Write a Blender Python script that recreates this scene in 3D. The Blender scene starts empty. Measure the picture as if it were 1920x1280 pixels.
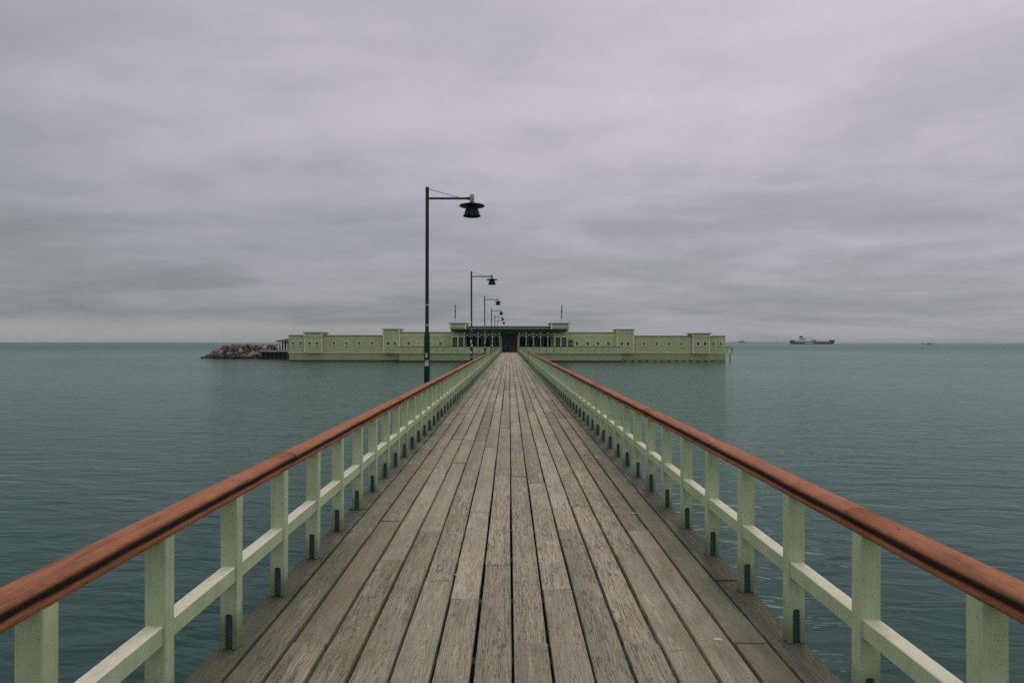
import bpy, math, random
from mathutils import Vector, Matrix, noise as mnoise

# ------------------------------------------------------------------ camera, sky, sun, exposure
scene = bpy.context.scene
COL = scene.collection
R = math.radians
random.seed(11)

CAM_H = 1.67            # eye above the deck; deck top is z = 0
F_PX = 1120.0           # focal length in 1920-px-wide units
WATER_Z = -1.6
cd = bpy.data.cameras.new('camera')
cd.lens = F_PX / 1920 * 36
cd.sensor_width = 36
cd.clip_start = 0.05
cd.clip_end = 120000
cam = bpy.data.objects.new('camera', cd)
COL.objects.link(cam)
cam.location = (0, 0, CAM_H)
cam.rotation_euler = (R(90.10), R(-0.05), R(-0.256))
scene.camera = cam

vs = scene.view_settings
vs.view_transform = 'Standard'
vs.look = 'None'
vs.exposure = 0.0
vs.gamma = 1.0
vs.use_curve_mapping = False
scene.cycles.use_denoising = False      # keeps the grain of the wood and the sea crisp
scene.cycles.max_bounces = 8

SUN_ELEV, SUN_AZ = 48, 18          # azimuth clockwise from +Y (ahead, a little to the right)
sd = bpy.data.lights.new('sun', 'SUN')
sd.energy = 0.5
sd.angle = R(25)
sd.color = (1.0, 0.96, 0.9)
sun = bpy.data.objects.new('sun', sd)
COL.objects.link(sun)
sun.rotation_euler = (R(-(90 - SUN_ELEV)), 0, R(-SUN_AZ))
sun.location = (20, 40, 60)


class NT:
    """tiny helper to wire node trees"""
    def __init__(s, tree):
        s.t = tree

    def n(s, kind, _out=0, **kw):
        nd = s.t.nodes.new(kind)
        for k, v in kw.items():
            if k.startswith('i_'):
                key = k[2:]
                sock = nd.inputs[int(key)] if key.isdigit() else nd.inputs[key.replace('__', ' ')]
                s.put(sock, v)
            else:
                setattr(nd, k, v)
        return nd

    def put(s, sock, v):
        if isinstance(v, bpy.types.NodeSocket):
            s.t.links.new(v, sock)
        elif isinstance(v, bpy.types.Node):
            s.t.links.new(v.outputs[0], sock)
        else:
            if sock.type == 'RGBA' and not isinstance(v, (int, float)) and len(v) == 3:
                v = (*v, 1)
            sock.default_value = v

    def m(s, op, a, b=0.0, c=None, clamp=False):
        nd = s.t.nodes.new('ShaderNodeMath')
        nd.operation = op
        nd.use_clamp = clamp
        s.put(nd.inputs[0], a)
        s.put(nd.inputs[1], b)
        if c is not None:
            s.put(nd.inputs[2], c)
        return nd.outputs[0]

    def mr(s, v, a, b, c, d, smooth=True):
        nd = s.t.nodes.new('ShaderNodeMapRange')
        nd.interpolation_type = 'SMOOTHSTEP' if smooth else 'LINEAR'
        for i, x in enumerate((v, a, b, c, d)):
            s.put(nd.inputs[i], x)
        return nd.outputs[0]

    def mix(s, f, a, b, blend='MIX'):
        nd = s.t.nodes.new('ShaderNodeMix')
        nd.data_type = 'RGBA'
        nd.blend_type = blend
        s.put(nd.inputs[0], f)
        s.put(nd.inputs[6], a)
        s.put(nd.inputs[7], b)
        return nd.outputs[2]

    def noise(s, vec, scale, detail=2.0, rough=0.5, dist=0.0, dims='3D', w=None):
        nd = s.t.nodes.new('ShaderNodeTexNoise')
        nd.noise_dimensions = dims
        s.put(nd.inputs['Vector'], vec)
        s.put(nd.inputs['Scale'], scale)
        s.put(nd.inputs['Detail'], detail)
        s.put(nd.inputs['Roughness'], rough)
        s.put(nd.inputs['Distortion'], dist)
        if w is not None:
            s.put(nd.inputs['W'], w)
        return nd.outputs[0]

    def comb(s, x, y, z):
        nd = s.t.nodes.new('ShaderNodeCombineXYZ')
        for i, v in enumerate((x, y, z)):
            s.put(nd.inputs[i], v)
        return nd.outputs[0]

    def sep(s, v):
        nd = s.t.nodes.new('ShaderNodeSeparateXYZ')
        s.put(nd.inputs[0], v)
        return nd.outputs

    def vmul(s, v, k):
        nd = s.t.nodes.new('ShaderNodeVectorMath')
        nd.operation = 'MULTIPLY'
        s.put(nd.inputs[0], v)
        s.put(nd.inputs[1], k)
        return nd.outputs[0]

    def vadd(s, v, k):
        nd = s.t.nodes.new('ShaderNodeVectorMath')
        nd.operation = 'ADD'
        s.put(nd.inputs[0], v)
        s.put(nd.inputs[1], k)
        return nd.outputs[0]


# overcast sky: a thin share of clear NISHITA sky under a procedural stratus deck
world = bpy.data.worlds.new('World')
scene.world = world
world.use_nodes = True
wt = world.node_tree
wt.nodes.clear()
W = NT(wt)
sky = W.n('ShaderNodeTexSky', sky_type='NISHITA', sun_disc=False, sun_elevation=R(SUN_ELEV),
          sun_rotation=R(SUN_AZ), air_density=1.0, dust_density=3.0)
d = W.n('ShaderNodeTexCoord').outputs['Generated']
dx, dy, dz = W.sep(d)[0:3]
el = W.m('MAXIMUM', dz, 0.0)
den = W.m('ADD', el, 0.13)
u = W.m('DIVIDE', dx, den)
v = W.m('DIVIDE', dy, den)
p1 = W.comb(W.m('MULTIPLY', u, 0.85), W.m('MULTIPLY', v, 1.25), 14.3)
n1 = W.noise(p1, 1.0, 5.0, 0.52, 0.35)
p2 = W.comb(W.m('MULTIPLY', u, 0.30), W.m('MULTIPLY', v, 0.62), 24.5)
n2 = W.noise(p2, 1.0, 3.0, 0.5, 0.3)
p3 = W.comb(W.m('MULTIPLY', u, 3.4), W.m('MULTIPLY', v, 3.8), 1.3)
n3 = W.noise(p3, 1.0, 5.0, 0.6, 0.3)
cl = W.m('ADD', W.m('MULTIPLY', n1, 0.48), W.m('MULTIPLY', n2, 0.40))
cl = W.m('ADD', cl, W.m('MULTIPLY', n3, 0.17))
cl = W.mr(cl, 0.39, 0.66, 0.0, 1.0)
lum = W.m('MULTIPLY_ADD', el, 1.15, 0.85)                # overcast sky: brighter towards the zenith
lum = W.m('MULTIPLY', lum, W.m('MULTIPLY_ADD', cl, 0.28, 0.88))
side = W.m('MULTIPLY_ADD', dx, 0.16, 1.0)                # brighter side of the overcast: ahead and right
lum = W.m('MULTIPLY', lum, side)
tint = W.m('POWER', W.mr(lum, 0.66, 1.30, 0.0, 1.0, smooth=False), 1.6)
colr = W.mix(tint, (0.285, 0.315, 0.33), (0.37, 0.349, 0.402))
colr = W.vmul(colr, W.comb(lum, lum, lum))
strip = W.m('MULTIPLY', W.mr(W.m('ADD', el, W.m('MULTIPLY', n3, 0.012)), 0.027, 0.041, 1.0, 0.0), W.mr(dx, -0.9, 0.3, 1.0, 0.15))
colr = W.mix(W.m('MULTIPLY', strip, 0.85), colr, (0.36, 0.362, 0.35))
bg1 = W.n('ShaderNodeBackground', i_Color=sky.outputs[0], i_Strength=0.003)
bg2 = W.n('ShaderNodeBackground', i_Color=colr, i_Strength=1.0)
add = W.n('ShaderNodeAddShader', i_0=bg1, i_1=bg2)
W.n('ShaderNodeOutputWorld', i_Surface=add)

# ------------------------------------------------------------------ materials
MATS = {}


def newmat(name):
    m = bpy.data.materials.new(name)
    m.use_nodes = True
    m.node_tree.nodes.clear()
    T = NT(m.node_tree)
    MATS[name] = m
    return m, T


def finish(T, color, rough=0.7, bump=None, metallic=0.0, ior=1.45, spec=0.5):
    b = T.n('ShaderNodeBsdfPrincipled')
    T.put(b.inputs['Base Color'], color)
    T.put(b.inputs['Roughness'], rough)
    T.put(b.inputs['Metallic'], metallic)
    T.put(b.inputs['IOR'], ior)
    T.put(b.inputs['Specular IOR Level'], spec)
    if bump is not None:
        T.put(b.inputs['Normal'], bump)
    T.n('ShaderNodeOutputMaterial', i_Surface=b.outputs[0])
    return b


def bump(T, h, dist=0.01, strength=1.0):
    nd = T.n('ShaderNodeBump')
    T.put(nd.inputs['Height'], h)
    T.put(nd.inputs['Distance'], dist)
    T.put(nd.inputs['Strength'], strength)
    return nd.outputs[0]


def pos(T):
    return T.n('ShaderNodeNewGeometry').outputs['Position']


def objc(T):
    return T.n('ShaderNodeTexCoord').outputs['Object']


def paint(name, base, dirt=(0.12, 0.12, 0.09), amount=0.3, rough=0.55, scale=6.0, streak=True, b=0.002):
    m, T = newmat(name)
    p = pos(T)
    n = T.noise(p, scale, 5, 0.65)
    if streak:
        px, py, pz = T.sep(p)[0:3]
        st = T.noise(T.comb(T.m('MULTIPLY', px, 30), T.m('MULTIPLY', py, 30), T.m('MULTIPLY', pz, 2.0)), 1.0, 3, 0.6)
        n = T.m('ADD', T.m('MULTIPLY', n, 0.6), T.m('MULTIPLY', st, 0.4))
    f = T.m('MULTIPLY', T.mr(n, 0.45, 0.75, 0.0, 1.0), amount)
    c = T.mix(f, base, dirt)
    fine = T.noise(p, 90, 3, 0.6)
    c = T.mix(T.mr(fine, 0.3, 0.7, 0.0, 0.16, False), c, tuple(x * 0.6 for x in base))
    finish(T, c, rough, bump(T, fine, b))
    return m


def plain(name, base, rough=0.6, metallic=0.0, var=0.25, scale=4.0, spec=0.5):
    m, T = newmat(name)
    n = T.noise(pos(T), scale, 4, 0.6)
    c = T.mix(T.mr(n, 0.3, 0.7, 0.0, var, False), base, tuple(x * 0.4 for x in base))
    finish(T, c, rough, metallic=metallic, spec=spec)
    return m


# --- weathered deck board: flat-sawn growth rings, knots, silvered surface, side grime
m, T = newmat('deck_wood')
oc = objc(T)
ox, oy, oz = T.sep(oc)[0:3]
rnd = T.n('ShaderNodeAttribute', attribute_name='rnd').outputs['Fac']


def wn(k):
    nd = T.n('ShaderNodeTexWhiteNoise', noise_dimensions='1D')
    T.put(nd.inputs['W'], T.m('MULTIPLY', rnd, k))
    return nd.outputs['Value']


r1, r2, r3, r4 = wn(913.1), wn(577.7), wn(311.3), wn(1277.9)
shift = T.m('MULTIPLY', rnd, 173.0)
wv = T.comb(T.m('MULTIPLY', ox, 3.0), T.m('MULTIPLY', oy, 0.9), shift)
warp = T.m('SUBTRACT', T.noise(wv, 1.6, 3, 0.55), 0.5)
wv2 = T.comb(T.m('MULTIPLY', ox, 10.0), T.m('MULTIPLY', oy, 4.0), shift)
warp2 = T.m('SUBTRACT', T.noise(wv2, 1.4, 2, 0.5), 0.5)
vor = T.n('ShaderNodeTexVoronoi', voronoi_dimensions='2D', feature='F1')
T.put(vor.inputs['Vector'], T.comb(T.m('ADD', T.m('MULTIPLY', ox, 4.2), shift), T.m('ADD', T.m('MULTIPLY', oy, 1.35), T.m('MULTIPLY', r2, 61.0)), 0.0))
T.put(vor.inputs['Scale'], 1.0)
kd = vor.outputs['Distance']
kpick = T.m('GREATER_THAN', T.sep(vor.outputs['Color'])[0], 0.62)
knot = T.m('MULTIPLY', T.mr(kd, 0.02, 0.30, 1.0, 0.0), kpick)
xo = T.m('ADD', ox, T.m('MULTIPLY', T.m('SUBTRACT', r1, 0.5), 0.11))
xo = T.m('ADD', xo, T.m('MULTIPLY', warp2, 0.02))
zo = T.m('ADD', T.m('MULTIPLY_ADD', r2, 0.085, 0.012), T.m('MULTIPLY', warp, 0.10))
zo = T.m('ADD', zo, T.m('MULTIPLY', T.m('MULTIPLY', oy, T.m('SUBTRACT', r3, 0.5)), 0.03))
zo = T.m('ADD', zo, T.m('MULTIPLY', knot, 0.034))
rr = T.m('SQRT', T.m('ADD', T.m('MULTIPLY', xo, xo), T.m('MULTIPLY', zo, zo)))
ring = T.m('FRACT', T.m('DIVIDE', rr, 0.0088))
ringd = T.m('MULTIPLY', T.mr(ring, 0.25, 0.82, 0.0, 1.0), T.mr(ring, 0.86, 0.99, 1.0, 0.0))
fib = T.noise(T.comb(T.m('MULTIPLY', ox, 260), T.m('MULTIPLY', oy, 7.0), shift), 1.0, 3, 0.6)
blotch = T.noise(T.comb(T.m('MULTIPLY', ox, 7), T.m('MULTIPLY', oy, 2.2), T.m('ADD', shift, 7.0)), 1.0, 4, 0.6)
cross = T.noise(T.comb(T.m('MULTIPLY', ox, 9), T.m('MULTIPLY', oy, 34.0), T.m('ADD', shift, 3.0)), 1.0, 3, 0.6)
silver = T.mix(r1, (0.235, 0.225, 0.175), (0.45, 0.39, 0.295))
brown = T.mix(r3, (0.225, 0.175, 0.11), (0.21, 0.19, 0.125))
c = T.mix(T.m('MULTIPLY', T.mr(blotch, 0.38, 0.68, 0.0, 1.0), T.m('MULTIPLY_ADD', r4, 0.5, 0.22)), silver, brown)
dk = T.mr(r4, 0.72, 0.92, 0.0, 0.62)                               # a few boards are darker timber
c = T.mix(dk, c, (0.15, 0.135, 0.09))
ringamp = T.m('MULTIPLY_ADD', T.m('MULTIPLY', r3, r3), 0.48, 0.12)
c = T.mix(T.m('MULTIPLY', ringd, ringamp), c, (0.135, 0.115, 0.075))
c = T.mix(T.mr(fib, 0.35, 0.70, 0.0, 0.65, False), c, (0.16, 0.14, 0.095))
c = T.mix(T.mr(kd, 0.028, 0.07, T.m('MULTIPLY', kpick, 0.6), 0.0), c, (0.085, 0.065, 0.04))
c = T.mix(T.mr(cross, 0.62, 0.74, 0.0, 0.6), c, (0.10, 0.09, 0.06))
crk = T.noise(T.comb(T.m('MULTIPLY', ox, 46), T.m('MULTIPLY', oy, 2.6), T.m('ADD', shift, 11.0)), 1.0, 4, 0.6, 0.3)
crk = T.mr(T.m('ABSOLUTE', T.m('SUBTRACT', crk, 0.5)), 0.0, 0.018, T.m('MULTIPLY', r2, 0.75), 0.0)
c = T.mix(crk, c, (0.07, 0.06, 0.042))                                # drying checks along the grain
grit = T.noise(oc, 170, 3, 0.7)
c = T.mix(T.mr(grit, 0.40, 0.70, 0.0, 0.6), c, (0.12, 0.11, 0.075))
pale = T.noise(T.comb(T.m('MULTIPLY', ox, 24), T.m('MULTIPLY', oy, 1.6), T.m('ADD', shift, 19.0)), 1.0, 4, 0.6)
c = T.mix(T.mr(pale, 0.56, 0.74, 0.0, 0.45), c, (0.43, 0.39, 0.29))       # scuffed, bleached streaks
pp = pos(T)
gx, gy, gz = T.sep(pp)[0:3]
ax = T.m('ABSOLUTE', T.m('SUBTRACT', gx, 0.018))
gr = T.noise(T.vmul(pp, (5, 1.6, 5)), 1.0, 5, 0.7)
walk = T.m('ADD', T.m('MULTIPLY', ax, 1.0), T.m('MULTIPLY', T.m('SUBTRACT', gr, 0.5), 1.3))
grime = T.mr(walk, 0.75, 1.80, 0.0, 0.82)                          # untrodden margins carry algae and dirt
c = T.mix(grime, c, (0.078, 0.076, 0.046))
rim = T.mr(T.m('ADD', ax, T.m('MULTIPLY', T.m('SUBTRACT', gr, 0.5), 0.25)), 1.38, 1.50, 0.0, 0.85)
c = T.mix(rim, c, (0.050, 0.052, 0.032))                                # outermost board: never walked on, moss and dirt
lich = T.noise(pp, 38, 4, 0.7)
c = T.mix(T.m('MULTIPLY', T.mr(lich, 0.60, 0.70, 0.0, 0.5), T.mr(ax, 0.9, 1.5, 0.12, 1.0)), c, (0.30, 0.29, 0.20))
wet = T.noise(T.vmul(pp, (1.2, 0.5, 1.0)), 1.0, 3, 0.5)
c = T.mix(T.mr(wet, 0.42, 0.68, 0.0, 0.34), c, (0.14, 0.13, 0.09))
sy_ = T.m('ABSOLUTE', T.m('SUBTRACT', T.m('MULTIPLY', T.m('FRACT', T.m('DIVIDE', T.m('ADD', gy, 2.375), 0.75)), 0.75), 0.375))
sx_ = T.m('ABSOLUTE', T.m('SUBTRACT', T.m('ABSOLUTE', ox), 0.058))
scr = T.mr(T.m('SQRT', T.m('ADD', T.m('MULTIPLY', sx_, sx_), T.m('MULTIPLY', sy_, sy_))), 0.0035, 0.0065, 0.75, 0.0)
c = T.mix(scr, c, (0.07, 0.058, 0.045))                               # screw heads over each joist
c = T.vmul(c, (1.76, 1.80, 1.66))
hgt = T.m('ADD', T.m('MULTIPLY', ringd, -0.5), T.m('MULTIPLY', fib, 0.7))
hgt = T.m('ADD', hgt, T.m('ADD', T.m('MULTIPLY', crk, -1.2), T.m('MULTIPLY', grit, 0.5)))
finish(T, c, T.mr(blotch, 0.3, 0.7, 0.62, 0.85), bump(T, hgt, 0.006), spec=0.3)

# --- handrail: worn oxide-red oil paint
m, T = newmat('handrail_red')
p = pos(T)
a = T.noise(T.vmul(p, (14, 6.0, 14)), 1.0, 5, 0.7)
b_ = T.noise(T.vmul(p, (60, 9, 60)), 1.0, 4, 0.65)
c = T.mix(T.mr(a, 0.35, 0.7, 0, 1), (0.46, 0.195, 0.095), (0.37, 0.15, 0.075))
c = T.mix(T.mr(b_, 0.55, 0.75, 0.0, 0.28), c, (0.16, 0.065, 0.04))
e_ = T.noise(T.vmul(p, (9, 0.8, 9)), 1.0, 3, 0.6)
c = T.mix(T.mr(e_, 0.56, 0.72, 0.0, 0.45), c, (0.075, 0.04, 0.03))
f_ = T.noise(p, 120, 3, 0.6)
c = T.mix(T.mr(f_, 0.58, 0.72, 0.0, 0.55), c, (0.42, 0.24, 0.15))
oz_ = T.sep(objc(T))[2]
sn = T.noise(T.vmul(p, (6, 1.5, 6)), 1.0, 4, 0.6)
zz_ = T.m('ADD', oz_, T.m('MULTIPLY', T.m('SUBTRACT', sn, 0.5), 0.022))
side_band = T.m('MULTIPLY', T.mr(zz_, 0.022, 0.034, 0.0, 1.0), T.mr(zz_, 0.060, 0.086, 1.0, 0.0))
c = T.mix(T.m('MULTIPLY', side_band, 0.93), c, (0.012, 0.014, 0.014))      # near-black band along the moulded sides
ck = T.noise(T.vmul(p, (95, 2.5, 95)), 1.0, 4, 0.6, 0.4)
c = T.mix(T.mr(T.m('ABSOLUTE', T.m('SUBTRACT', ck, 0.5)), 0.0, 0.02, 0.6, 0.0), c, (0.07, 0.035, 0.025))   # checks in the old paint
finish(T, c, 0.72, bump(T, T.m('ADD', T.m('MULTIPLY', b_, 0.7), T.m('MULTIPLY', f_, 0.5)), 0.006), spec=0.12)

m, T = newmat('rail_green')
p = pos(T)
px, py, pz = T.sep(p)[0:3]
grain = T.noise(T.comb(T.m('MULTIPLY', px, 150), T.m('MULTIPLY', py, 150), T.m('MULTIPLY', pz, 5.0)), 1.0, 3, 0.6)
big = T.noise(p, 4.5, 5, 0.65)
drip = T.noise(T.comb(T.m('MULTIPLY', px, 45), T.m('MULTIPLY', py, 45), T.m('MULTIPLY', pz, 1.6)), 1.0, 4, 0.65)
c = T.mix(T.mr(big, 0.40, 0.70, 0.0, 0.55), (0.49, 0.605, 0.36), (0.33, 0.42, 0.21))
c = T.mix(T.mr(drip, 0.52, 0.74, 0.0, 0.50), c, (0.25, 0.33, 0.14))
c = T.mix(T.mr(grain, 0.35, 0.75, 0.0, 0.28, False), c, (0.30, 0.40, 0.22))
algae = T.mr(T.m('ADD', pz, T.m('MULTIPLY', big, -0.35)), -0.17, 0.12, 0.75, 0.0)
c = T.mix(algae, c, (0.10, 0.13, 0.05))                                 # algae creeping up from the deck
chip = T.noise(p, 55, 4, 0.7)
c = T.mix(T.mr(chip, 0.665, 0.69, 0.0, 0.8), c, (0.17, 0.15, 0.10))      # paint chipped to bare wood
finish(T, c, 0.6, bump(T, T.m('ADD', grain, T.m('MULTIPLY', T.mr(chip, 0.66, 0.69, 0, 1), -0.8)), 0.0025), spec=0.3)
paint('rail_skylit', (0.86, 0.85, 0.58), dirt=(0.30, 0.30, 0.18), amount=0.5, rough=0.5, scale=12)  # paler tone for upward faces, brightness of the sky mixed into the colour
plain('rail_brown', (0.085, 0.055, 0.035), 0.6)
plain('steel_bracket', (0.048, 0.108, 0.128), 0.6, 0.0, 0.5, 18)
plain('lamp_green', (0.010, 0.040, 0.038), 0.55, 0.0, 0.3, 20, 0.2)
plain('lamp_grey', (0.42, 0.44, 0.38), 0.5)
plain('lamp_glass', (0.10, 0.11, 0.10), 0.2)
plain('sticker_white', (0.62, 0.63, 0.58), 0.6, 0, 0.3, 60)
plain('sticker_pale', (0.38, 0.44, 0.26), 0.6, 0, 0.3, 60)
plain('sticker_blue', (0.20, 0.32, 0.36), 0.6, 0, 0.3, 60)
plain('beam_wood', (0.10, 0.085, 0.06), 0.8)
plain('pile_wood', (0.05, 0.048, 0.035), 0.85)
plain('dropping', (0.62, 0.62, 0.58), 0.8)

# --- painted clapboard
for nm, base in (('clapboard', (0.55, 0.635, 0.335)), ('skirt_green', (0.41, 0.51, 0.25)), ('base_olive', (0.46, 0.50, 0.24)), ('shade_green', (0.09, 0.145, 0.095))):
    m, T = newmat(nm)
    p = pos(T)
    px, py, pz = T.sep(p)[0:3]
    saw = T.m('FRACT', T.m('DIVIDE', pz, 0.16))
    n = T.noise(T.vmul(p, (0.7, 0.7, 2.2)), 1.0, 5, 0.65)
    st = T.noise(T.comb(T.m('MULTIPLY', px, 5.0), T.m('MULTIPLY', py, 5.0), T.m('MULTIPLY', pz, 0.35)), 1.0, 4, 0.65)
    c = T.mix(T.mr(n, 0.4, 0.7, 0.0, 0.35), base, tuple(x * 0.55 for x in base))
    c = T.mix(T.mr(st, 0.5, 0.75, 0.0, 0.35), c, (base[0] * 0.7, base[1] * 0.62, base[2] * 0.6))
    bd = T.n('ShaderNodeTexWhiteNoise', noise_dimensions='1D')
    T.put(bd.inputs['W'], T.m('FLOOR', T.m('DIVIDE', pz, 0.16)))
    c = T.mix(T.m('MULTIPLY', bd.outputs['Value'], 0.16), c, tuple(x * 0.5 for x in base))
    finish(T, c, 0.65, bump(T, saw, 0.02), spec=0.3)
paint('trim_cream', (0.84, 0.83, 0.58), dirt=(0.40, 0.40, 0.24), amount=0.4, scale=1.2, streak=False)
paint('trim_green', (0.42, 0.53, 0.29), dirt=(0.22, 0.28, 0.14), amount=0.4, scale=1.2, streak=False)
plain('canopy_green', (0.016, 0.044, 0.038), 0.6, spec=0.15)
plain('roof_felt', (0.07, 0.075, 0.06), 0.85)
plain('window_dark', (0.010, 0.016, 0.018), 0.12, spec=0.2)
plain('window_pale', (0.36, 0.37, 0.30), 0.5)
plain('door_red', (0.19, 0.055, 0.05), 0.6)
plain('door_dark', (0.035, 0.040, 0.042), 0.5)
plain('poster_blue', (0.02, 0.08, 0.11), 0.5)
plain('board_brown', (0.07, 0.05, 0.035), 0.6)
plain('flag_cloth', (0.10, 0.045, 0.04), 0.8)
plain('pole_white', (0.45, 0.46, 0.46), 0.4)
plain('jetty_white', (0.52, 0.53, 0.46), 0.6)
plain('hull_teal', (0.008, 0.085, 0.105), 0.4, 0, 0.2, 0.1)
plain('hull_boot', (0.03, 0.05, 0.05), 0.5, 0, 0.2, 0.1)
plain('ship_white', (0.70, 0.72, 0.72), 0.5, 0, 0.2, 0.2)
plain('ship_grey', (0.10, 0.12, 0.12), 0.5, 0, 0.2, 0.2)
plain('coast_land', (0.06, 0.075, 0.06), 0.9, 0, 0.2, 0.01)

m, T = newmat('rock')
oi = T.n('ShaderNodeObjectInfo')
rn = oi.outputs['Random']
ramp = T.n('ShaderNodeValToRGB')
T.put(ramp.inputs[0], rn)
el_ = ramp.color_ramp.elements
ramp.color_ramp.interpolation = 'CONSTANT'
el_[0].position, el_[0].color = 0.0, (0.12, 0.125, 0.105, 1)
el_[1].position, el_[1].color = 0.30, (0.20, 0.185, 0.145, 1)
for q, cc in ((0.50, (0.15, 0.155, 0.13, 1)), (0.66, (0.29, 0.27, 0.21, 1)), (0.78, (0.085, 0.095, 0.08, 1)), (0.90, (0.40, 0.385, 0.31, 1))):
    e = el_.new(q)
    e.color = cc
p = pos(T)
n = T.noise(p, 3.0, 5, 0.65)
c = T.mix(T.mr(n, 0.35, 0.65, 0.0, 0.6), ramp.outputs[0], (0.06, 0.065, 0.055))
pz = T.sep(p)[2]
c = T.mix(T.mr(T.m('ADD', pz, T.m('MULTIPLY', n, 0.5)), -1.1, -0.55, 0.85, 0.0), c, (0.02, 0.026, 0.02))   # weed and wet line at the waterline
finish(T, c, 0.85, bump(T, n, 0.05), spec=0.3)
m, T = newmat('rock_orange')
n = T.noise(pos(T), 3.0, 5, 0.65)
finish(T, T.mix(T.mr(n, 0.35, 0.65, 0.0, 0.5), (0.44, 0.30, 0.17), (0.26, 0.18, 0.11)), 0.85, bump(T, n, 0.05), spec=0.3)
plain('rock_core', (0.035, 0.04, 0.034), 0.9)

# --- sea
m, T = newmat('sea')
p = pos(T)
px, py, pz = T.sep(p)[0:3]
pv = T.comb(px, py, 0.0)
rot = T.n('ShaderNodeVectorRotate', rotation_type='Z_AXIS')
T.put(rot.inputs['Vector'], pv)
T.put(rot.inputs['Angle'], R(7))
pv = rot.outputs[0]
patch = T.noise(T.vmul(pv, (0.02, 0.035, 1)), 1.0, 3, 0.5, 0.5)
w1 = T.noise(T.vmul(pv, (0.16, 0.55, 1)), 1.0, 2, 0.5, 0.3)
w2 = T.noise(T.vmul(pv, (0.75, 2.1, 1)), 1.0, 3, 0.55, 0.5)
w3 = T.noise(T.vmul(pv, (3.2, 7.0, 1)), 1.0, 2, 0.5, 0.4)
amp = T.mr(patch, 0.35, 0.65, 0.70, 1.10)
h = T.m('ADD', T.m('MULTIPLY', w1, 0.08), T.m('MULTIPLY', w2, T.m('MULTIPLY', amp, 0.125)))
h = T.m('ADD', h, T.m('MULTIPLY', w3, 0.012))
bn = bump(T, h, 1.0)
body = T.n('ShaderNodeBsdfDiffuse', i_Color=(0.013, 0.050, 0.041))
gl = T.n('ShaderNodeBsdfGlossy', i_Color=(0.69, 0.84, 0.765))
ruffle = T.mr(T.m('ADD', py, T.m('MULTIPLY', patch, 160.0)), 200.0, 420.0, 1.0, 0.70)   # wind-ruffled water farther out mirrors less sky
T.put(gl.inputs['Roughness'], 0.13)
T.put(gl.inputs['Normal'], bn)
fr_ = T.n('ShaderNodeFresnel', i_IOR=1.333)
T.put(fr_.inputs['Normal'], bn)
mx = T.n('ShaderNodeMixShader')
T.put(mx.inputs[0], T.m('MULTIPLY', fr_.outputs[0], ruffle))
T.put(mx.inputs[1], body.outputs[0])
T.put(mx.inputs[2], gl.outputs[0])
T.n('ShaderNodeOutputMaterial', i_Surface=mx.outputs[0])

# ------------------------------------------------------------------ mesh helpers


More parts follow.
